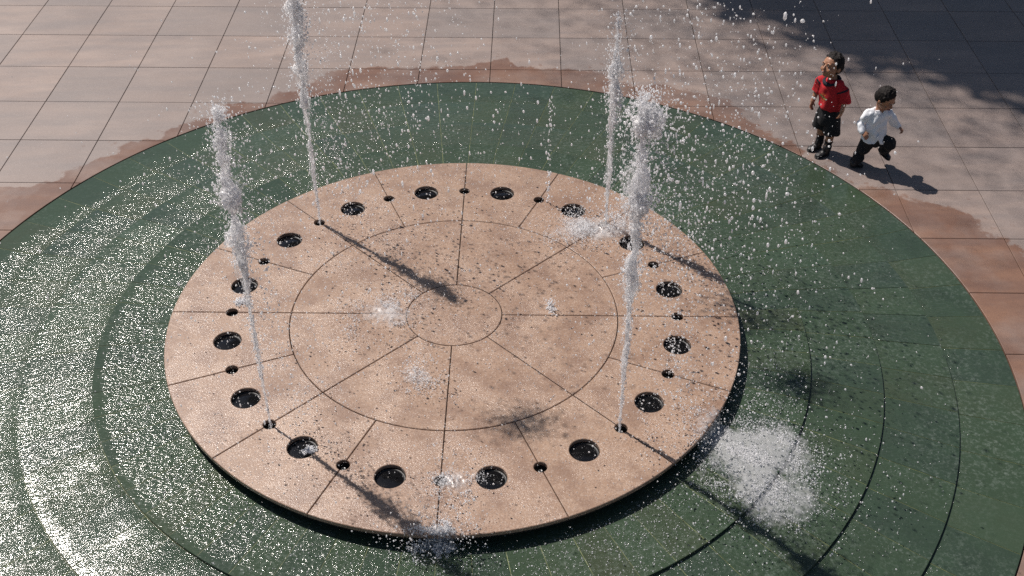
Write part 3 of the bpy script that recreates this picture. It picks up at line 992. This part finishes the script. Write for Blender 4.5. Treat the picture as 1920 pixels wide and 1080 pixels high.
def child(root, P):
    skin, hairm = P['skin'], P['hair']
    B = Body()
    # --- head (canonical frame: x = its left, y = back, z = up)
    Hc = Vector(P['head']); HB = basis(P['look'], P.get('headup', (0, 0, 1))); hs = P.get('hs', 1.0)
    def h(x, y, z): return Hc + HB @ (Vector((x, y, z)) * hs)
    def hr(*r): return [q * hs for q in r]
    B.ball(h(0, .012, .022), hr(.083, .097, .088), HB, 20)
    B.ball(h(0, -.022, -.030), hr(.068, .066, .070), HB, 18)
    B.ball(h(0, -.052, -.078), hr(.030, .026, .022), HB)
    for s in (-1, 1):
        B.ball(h(s * .038, -.058, -.036), hr(.026, .024, .026), HB)
        B.ball(h(s * .084, .012, -.012), hr(.010, .018, .028), HB)
        B.ball(h(s * .030, -.078, .018), hr(.024, .010, .010), HB)
    B.tube([h(0, -.082, .004), h(0, -.093, -.016), h(0, -.100, -.028)], hr(.008, .010, .012), 10)
    B.ball(h(0, -.100, -.029), hr(.014, .010, .010), HB)
    B.ball(h(0, -.080, -.056), hr(.024, .012, .012), HB)
    # --- neck, trunk
    nk = Vector(P['neck']); BB = basis(P['face'])
    B.capsule([h(0, .012, -.06), nk, Vector(P['chest'])], [.042, .040, .055])
    L = BB @ Vector((1, 0, 0)); Bk = BB @ Vector((0, 1, 0))
    tr = [(Vector(c), L * a, Bk * b) for c, a, b in P['trunk']]
    B.loft(tr, 20)
    # --- limbs
    for arm in P['arms']:
        B.capsule(arm['pts'], arm['r'])
        wr = Vector(arm['pts'][-1]); d = Vector(arm['hand']).normalized(); pn = Vector(arm['palm']).normalized()
        sd_ = d.cross(pn).normalized(); pn = sd_.cross(d).normalized()
        HM = Matrix((sd_, pn, d)).transposed()
        B.ball(wr + d * .026, (.024, .012, .030), HM)
        cu = arm.get('curl', 0.4)
        for k, (off, ln) in enumerate(((-.018, .036), (-.006, .043), (.006, .041), (.018, .032))):
            a0 = wr + d * .046 + sd_ * off
            a1 = a0 + (d * math.cos(cu) + pn * math.sin(cu) + sd_ * off * 6).normalized() * ln * .5
            a2 = a1 + (d * math.cos(cu * 2.2) + pn * math.sin(cu * 2.2) + sd_ * off * 6).normalized() * ln * .5
            B.capsule([a0 - d * .012, a0, a1, a2], [.0072, .0070, .0062, .0052], 8)
        ts = arm.get('thumb', -1)
        t0 = wr + d * .014 + sd_ * ts * .018
        t1 = t0 + (d * .7 + sd_ * ts * .8 + pn * .3).normalized() * .022
        t2 = t1 + (d * 1.0 + sd_ * ts * .25 + pn * .4).normalized() * .018
        B.capsule([t0, t1, t2], [.0085, .0075, .0058], 8)
    for leg in P['legs']:
        B.capsule(leg['pts'], leg['r'])
    B.build('body', skin, root, voxel=0.0042, smooth=3)
    # --- hair
    Hh = Body()
    Hh.ball(h(0, .022, .040), hr(.089, .094, .086), HB, 22)
    Hh.ball(h(0, .048, .005), hr(.083, .074, .078), HB, 20)
    for s in (-1, 1):
        Hh.ball(h(s * .078, .010, .020), hr(.014, .034, .036), HB)
    rs = random.Random(P['seed'])
    for i in range(26):
        a = rs.uniform(-1.5, 1.5); b = rs.uniform(.1, 1.45)
        x = math.sin(a) * math.cos(b) * .092; y = -math.cos(a) * math.cos(b) * .080 + .02; z = math.sin(b) * .088 + .04
        if b < .75 and abs(a) < 1.1:
            z = .062 + rs.uniform(-.006, .012); y -= 0.0
        p0 = h(x * .9, y * .9 + .003, z)
        p1 = h(x * 1.08 + rs.uniform(-.012, .012), y * 1.1 - .004, z + rs.uniform(-.016, .010))
        Hh.tube([p0, (p0 + p1) / 2 + HB @ Vector((0, -.002, .006)), p1], [.012, .009, .003], 7)
    for i in range(40):
        a = rs.uniform(0, 2 * PI); b = rs.uniform(.5, 1.5)
        dv = Vector((math.sin(a) * math.cos(b), math.cos(a) * math.cos(b), math.sin(b)))
        p0 = h(dv.x * .085, dv.y * .09 + .022, dv.z * .085 + .036); p1 = h(dv.x * .097 + rs.uniform(-.008, .008), dv.y * .100 + .022, dv.z * .100 + .034)
        Hh.tube([p0, p1], [.012, .005], 7)
    Hh.build('hair', hairm, root, voxel=0.0045, smooth=3, disp=(0.003, 90, 0.3))
    # --- face parts
    for s in (-1, 1):
        e = Body(); e.ball(h(s * .031, -.0815, .002), hr(.0120, .006, .0042), HB, 10)
        eo = e.build('eye', P['eyewhite'], root, voxel=0.0022, smooth=1)
        e = Body(); e.ball(h(s * .031, -.0862, .001), hr(.0062, .003, .0058), HB, 10); e.build('iris', P['dark'], eo, voxel=0.0016, smooth=0)
        e = Body(); e.tube([h(s * .014, -.090, .018), h(s * .032, -.089, .024), h(s * .048, -.080, .018)], hr(.0022, .0032, .0018), 6)
        e.build('eyebrow', P['hair'], root, voxel=0.002, smooth=0)
    e = Body()
    e.tube([h(-.024, -.084, -.050), h(-.012, -.092, -.057), h(0, -.094, -.060), h(.012, -.092, -.057), h(.024, -.084, -.050)], hr(.003, .0055, .0065, .0055, .003), 8)
    mo = e.build('mouth', P['lip'], root, voxel=0.002, smooth=1)
    if P.get('smile'):
        e = Body(); e.tube([h(-.014, -.0945, -.055), h(0, -.1000, -.0580), h(.014, -.0945, -.055)], hr(.0025, .0032, .0025), 6)
        e.build('teeth', P['eyewhite'], mo, voxel=0.0016, smooth=0)
    return HB, BB


def shoe(root, heel, toe, ankle, mat, solemat, hi, rb=.040, name='shoe', upv=Vector((0, 0, 1))):
    """laced shoe: heel and toe are sole points"""
    heel, toe, ankle = Vector(heel), Vector(toe), Vector(ankle)
    d = (toe - heel); ln = d.length; d.normalize(); sd_ = d.cross(upv).normalized(); u = sd_.cross(d).normalized()
    b = Body()
    rings = []
    for t, wd, ht in ((-.04, .018, .030), (.03, .029, .050), (.25, .031, .060), (.45, .032, .056), (.65, .036, .044), (.85, .036, .036), (.98, .026, .028), (1.04, .012, .018)):
        c = heel + d * ln * t + u * (ht / 2 + .008)
        rings.append((c, sd_ * wd, u * ht / 2))
    b.loft(rings, 16)
    b.capsule([heel + d * ln * .22 + u * .04, ankle], [rb, rb * hi])
    o = b.build(name, mat, root, voxel=0.005, smooth=3, disp=(0.003, 60, 1))
    s = Body()
    rr = []
    for t, wd in ((-.06, .018), (.03, .032), (.25, .034), (.45, .034), (.68, .039), (.86, .039), (1.0, .028), (1.06, .012)):
        rr.append((heel + d * ln * t + u * .007, sd_ * wd, u * .0085))
    s.loft(rr, 12); s.build('sole', solemat, o, voxel=0.004, smooth=2)
    for k in range(4):
        t = .36 + k * .10
        c = heel + d * ln * t + u * (.064 - k * .005)
        q = Body(); q.tube([c - sd_ * .018 - u * .006, c + u * .004, c + sd_ * .018 - u * .006], [.003, .003, .003], 6)
        q.build('lace', solemat, o, voxel=0.002, smooth=0)
    return o


skin = simple("skin", (0.36, 0.175, 0.10), 0.5, var=0.08, scale=25, Subsurface_Weight=0.12, Subsurface_Scale=0.02)
hairm = simple("black_hair", (0.012, 0.009, 0.008), 0.75, scale=60, Specular_IOR_Level=0.25)
eyew = simple("eye_white", (0.28, 0.24, 0.22), 0.5)
dark = simple("dark_iris", (0.012, 0.008, 0.006), 0.2)
lip = simple("lips", (0.22, 0.055, 0.045), 0.45)
blk = simple("black_cloth", (0.010, 0.010, 0.012), 0.9, scale=40)
blk_leather = simple("black_leather", (0.012, 0.011, 0.012), 0.45, scale=40)
sole_dark = simple("dark_rubber", (0.020, 0.019, 0.018), 0.6)
sock = simple("black_sock", (0.012, 0.012, 0.014), 0.95)
navy = simple("navy_rib", (0.008, 0.009, 0.018), 0.85)
white_shirt = simple("white_cotton", (0.86, 0.87, 0.90), 0.8, var=0.04, scale=12)
button = simple("button", (0.55, 0.55, 0.55), 0.3)

# --- boy in red: local axes x = picture right, y = away from the camera
boy = empty('person', (3.688, 2.679, ZP), math.atan2(-0.3522, 0.9359))
tag(boy, "small smiling boy in red T-shirt and black shorts looking up at the water", "person")
FACE = (-.72, -.69, 0)
P = dict(seed=3, skin=skin, hair=hairm, eyewhite=eyew, dark=dark, lip=lip, smile=True,
         head=(-.060, .000, .926), look=(-.66, -.70, .30), headup=(-.15, 0, 1), hs=1.04, face=FACE,
         neck=(-.036, .010, .825), chest=(-.030, .005, .76),
         trunk=[((-.005, .0, .40), .095, .080), ((-.008, 0, .48), .100, .082), ((-.015, 0, .56), .095, .078), ((-.022, 0, .66), .105, .082), ((-.028, 0, .74), .100, .072), ((-.03, .004, .785), .050, .045)],
         arms=[dict(pts=[(-.105, .062, .750), (-.142, .070, .68), (-.158, .060, .605), (-.178, .020, .520)], r=[.036, .031, .027, .021], hand=(-.12, -.25, -.95), palm=(.75, -.5, 0), curl=.45, thumb=-1),
               dict(pts=[(.055, -.062, .755), (.098, -.078, .685), (.118, -.090, .615), (.108, -.135, .545)], r=[.036, .031, .027, .021], hand=(-.12, -.22, -.95), palm=(-.7, .4, 0), curl=.35, thumb=1)],
         legs=[dict(pts=[(-.050, .045, .43), (-.050, .040, .25), (-.045, .035, .06)], r=[.060, .042, .030]),
               dict(pts=[(.042, -.045, .43), (.046, -.060, .25), (.038, -.070, .06)], r=[.060, .042, .030])])
HB, BB = child(boy, P)
Lx = BB @ Vector((1, 0, 0)); Bk = BB @ Vector((0, 1, 0))
chest_c = Vector((-.022, 0, .66)); Fv = -Bk


def red_material():
    k = NT("red_shirt_cloth")
    tc = k.n('ShaderNodeTexCoord').outputs['Object']
    nz = k.noise(tc, 30, 4)
    red = k.mix(nz, (0.36, 0.007, 0.012), (0.52, 0.012, 0.020))
    # printed emblem on the chest (flat print)
    def dot(v, o):
        d = k.n('ShaderNodeVectorMath', operation='DOT_PRODUCT'); s = k.n('ShaderNodeVectorMath', operation='SUBTRACT')
        k.l(tc, s.inputs[0]); s.inputs[1].default_value = o; k.l(s.outputs[0], d.inputs[0]); d.inputs[1].default_value = v
        return d.outputs['Value']
    o = chest_c + Vector((0, 0, -.035))
    X, Z, Y = dot(Lx, o), dot((0, 0, 1), o), dot(Fv, o)
    front = k.math('GREATER_THAN', Y, 0.03)
    def ell(cx, cz, a, b):
        u = k.math('POWER', k.math('DIVIDE', k.math('SUBTRACT', X, cx), a), 2.0); v = k.math('POWER', k.math('DIVIDE', k.math('SUBTRACT', Z, cz), b), 2.0)
        return k.math('MULTIPLY', k.math('LESS_THAN', k.math('ADD', u, v), 1.0), front)
    car = ell(0, 0, .064, .017)
    blot = k.math('GREATER_THAN', k.noise(tc, 90, 2), 0.52)
    top = k.math('MULTIPLY', ell(0, .034, .036, .011), blot)
    low = k.math('MULTIPLY', ell(-.01, -.038, .045, .009), blot)
    c = k.mix(car, red, k_olive(k, tc))
    c = k.mix(top, c, (0.60, 0.22, 0.02)); c = k.mix(low, c, (0.62, 0.16, 0.03))
    for cc, dd in (((-.122, .066, .722), (-.5, .1, -.9)), ((.078, -.070, .722), (.5, -.15, -.9))):
        dv = Vector(dd).normalized()
        cv = Vector(cc)
        dist = k.n('ShaderNodeVectorMath', operation='DISTANCE'); k.l(tc, dist.inputs[0]); dist.inputs[1].default_value = cv
        band = k.math('MULTIPLY', k.math('LESS_THAN', k.math('ABSOLUTE', dot(dv, cv)), 0.009), k.math('LESS_THAN', dist.outputs['Value'], 0.065))
        c = k.mix(band, c, (0.008, 0.009, 0.018))
    k.set(Base_Color=c, Roughness=0.85)
    return k.m


def k_olive(k, tc):
    return k.mix(k.math('GREATER_THAN', k.noise(tc, 70, 2), 0.55), (0.055, 0.055, 0.025), (0.42, 0.28, 0.05))


S = Body()
S.loft([(Vector((-.004, 0, .505)), Lx * .130, Bk * .108), (Vector((-.008, 0, .56)), Lx * .126, Bk * .102), (Vector((-.015, 0, .64)), Lx * .124, Bk * .100),
        (Vector((-.024, 0, .72)), Lx * .122, Bk * .092), (Vector((-.029, 0, .765)), Lx * .105, Bk * .076), (Vector((-.031, .003, .797)), Lx * .062, Bk * .056)], 24)
S.tube([(-.085, .050, .762), (-.128, .070, .715), (-.150, .072, .660), (-.160, .070, .612)], [.046, .050, .053, .056])
S.tube([(.040, -.050, .768), (.085, -.070, .720), (.110, -.082, .665), (.122, -.092, .610)], [.046, .050, .054, .058])
S.ball((-.098, .056, .752), .052); S.ball((-.128, .066, .72), .054); S.ball((-.142, .070, .675), .055); S.ball((.040, -.05, .768), .047)
shirt = S.build('shirt', red_material(), boy, voxel=0.006, smooth=5, disp=(0.018, 17, 0.6))
shirt['label'] = "red T-shirt with an olive and yellow print on the chest"
C_ = Body()
ring = []
for i in range(25):
    a = 2 * PI * i / 24
    ring.append(Vector((-.034, -.004, .783)) + Lx * math.cos(a) * .070 + Bk * math.sin(a) * .068 + Vector((0, 0, .020 * math.sin(a) - .004 * abs(math.cos(a)))))
C_.tube(ring, [.020] * 25, 8)
C_.build('collar', navy, boy, voxel=0.005, smooth=2)
T = Body()
T.loft([(Vector((-.005, 0, .34)), Lx * .118, Bk * .100), (Vector((-.006, 0, .42)), Lx * .124, Bk * .104), (Vector((-.008, 0, .52)), Lx * .112, Bk * .092)], 22)
T.tube([(-.050, .042, .42), (-.056, .040, .33), (-.060, .036, .250)], [.070, .077, .084], 18)
T.tube([(.042, -.042, .42), (.050, -.052, .33), (.056, -.058, .245)], [.070, .077, .086], 18)
T.build('shorts', blk, boy, voxel=0.006, smooth=4, disp=(0.014, 14, 0.5))
for a, b in (((-.047, .036, .17), (-.045, .034, .07)), ((.042, -.066, .17), (.038, -.070, .07))):
    q = Body(); a, b = Vector(a), Vector(b)
    q.tube([a, a.lerp(b, .35), a.lerp(b, .6), b], [.040, .036, .041, .038], 14); q.build('sock', sock, boy, voxel=0.005, smooth=2, disp=(0.010, 40, 1.6))
shoe(boy, (-.030, .066, 0), (-.135, -.040, 0), (-.045, .036, .095), blk_leather, sole_dark, 1.05, name='boot')
shoe(boy, (.055, -.040, 0), (-.050, -.146, 0), (.038, -.070, .095), blk_leather, sole_dark, 1.05, name='boot')

# --- boy in white, running to the right
boy2 = empty('person', (3.951, 2.427, ZP), math.atan2(-0.3823, 0.924))
tag(boy2, "toddler in white long-sleeved shirt and black trousers running right with one foot raised", "person")
P = dict(seed=8, skin=skin, hair=hairm, eyewhite=eyew, dark=dark, lip=lip,
         head=(.140, -.01, .745), look=(.80, -.42, -.42), headup=(.25, -.1, 1), hs=.95, face=(.45, -.9, 0),
         neck=(.112, -.004, .645), chest=(.105, 0, .57),
         trunk=[((.105, .01, .28), .080, .070), ((.105, .01, .34), .088, .074), ((.102, .005, .43), .082, .070), ((.103, 0, .52), .090, .072), ((.106, 0, .58), .085, .062), ((.110, 0, .62), .040, .040)],
         arms=[dict(pts=[(.035, -.030, .570), (-.010, -.048, .52), (-.032, -.066, .465), (-.002, -.115, .425)], r=[.030, .026, .022, .018], hand=(.7, -.55, -.35), palm=(.2, .3, -.9), curl=.5, thumb=1),
               dict(pts=[(.180, .036, .565), (.240, .062, .51), (.265, .080, .465), (.318, .080, .430)], r=[.030, .026, .022, .018], hand=(.75, -.2, -.5), palm=(-.4, -.3, -.8), curl=1.0, thumb=-1)],
         legs=[dict(pts=[(.070, 0, .30), (.032, -.010, .18), (-.006, -.040, .055)], r=[.055, .042, .028]),
               dict(pts=[(.150, .020, .30), (.272, -.020, .300), (.222, .075, .155)], r=[.055, .042, .028])])
HB2, BB2 = child(boy2, P)
L2 = BB2 @ Vector((1, 0, 0)); B2 = BB2 @ Vector((0, 1, 0)); F2 = -B2
S = Body()
S.loft([(Vector((.112, .005, .300)), L2 * .124, B2 * .104), (Vector((.110, .004, .36)), L2 * .112, B2 * .092), (Vector((.104, .003, .44)), L2 * .105, B2 * .085),
        (Vector((.104, 0, .53)), L2 * .104, B2 * .079), (Vector((.107, 0, .59)), L2 * .095, B2 * .068), (Vector((.110, 0, .628)), L2 * .050, B2 * .048)], 24)
S.capsule([(.035, -.025, .592), (-.012, -.045, .53), (-.038, -.064, .470), (-.022, -.092, .440), (-.004, -.110, .428)], [.044, .040, .037, .033, .028])
S.capsule([(.183, .036, .582), (.236, .060, .52), (.266, .080, .470), (.290, .082, .448), (.308, .080, .437)], [.044, .040, .037, .033, .028])
S.ball((.035, -.025, .590), .050); S.ball((.183, .036, .580), .050)
shirt2 = S.build('shirt', white_shirt, boy2, voxel=0.0055, smooth=4, disp=(0.016, 24, 0.6))
# cut the tails: pull a notch at the front hem
for v in shirt2.data.vertices:
    c = v.co - Vector((.11, 0, 0))
    if c.dot(F2) > .03 and v.co.z < .36:
        t = max(0, 1 - abs(c.dot(L2) + .0) / .030)
        v.co.z += t * .055
for i in range(5):
    z = .36 + i * .055
    q = Body(); q.ball(Vector((.107, .002, z)) + F2 * (.091 - i * .0045), .005); q.build('button', button, shirt2, voxel=.002, smooth=0)
for s in (-1, 1):
    q = Body()
    c = Vector((.112, -.002, .628)) + F2 * .045 + L2 * s * .030
    q.loft([(c + Vector((0, 0, .014)) - F2 * .01 + L2 * s * .012, L2 * .026, F2 * .008), (c + Vector((0, 0, -.012)) + F2 * .012, L2 * .020, F2 * .006), (c + Vector((0, 0, -.034)) + F2 * .022 + L2 * s * .004, L2 * .006, F2 * .005)], 12)
    q.build('collar_point', white_shirt, shirt2, voxel=.004, smooth=2)
T = Body()
T.loft([(Vector((.108, .01, .25)), L2 * .085, B2 * .078), (Vector((.108, .01, .31)), L2 * .108, B2 * .094), (Vector((.106, .006, .38)), L2 * .098, B2 * .084)], 20)
T.capsule([(.075, .002, .29), (.035, -.008, .185), (.008, -.028, .105), (-.006, -.038, .062)], [.074, .064, .056, .052])
T.capsule([(.148, .018, .30), (.215, -.002, .302), (.268, -.014, .290), (.248, .030, .225), (.226, .070, .168)], [.076, .070, .062, .056, .050])
T.build('trousers', blk, boy2, voxel=0.0055, smooth=4, disp=(0.016, 16, 1.0))
shoe(boy2, (-.042, -.066, 0), (.058, -.010, 0), (-.008, -.042, .065), blk_leather, sole_dark, .95)
shoe(boy2, (.196, .108, .105), (.290, .050, .072), (.222, .085, .150), blk_leather, sole_dark, .95, upv=Vector((.25, .15, 1)).normalized())
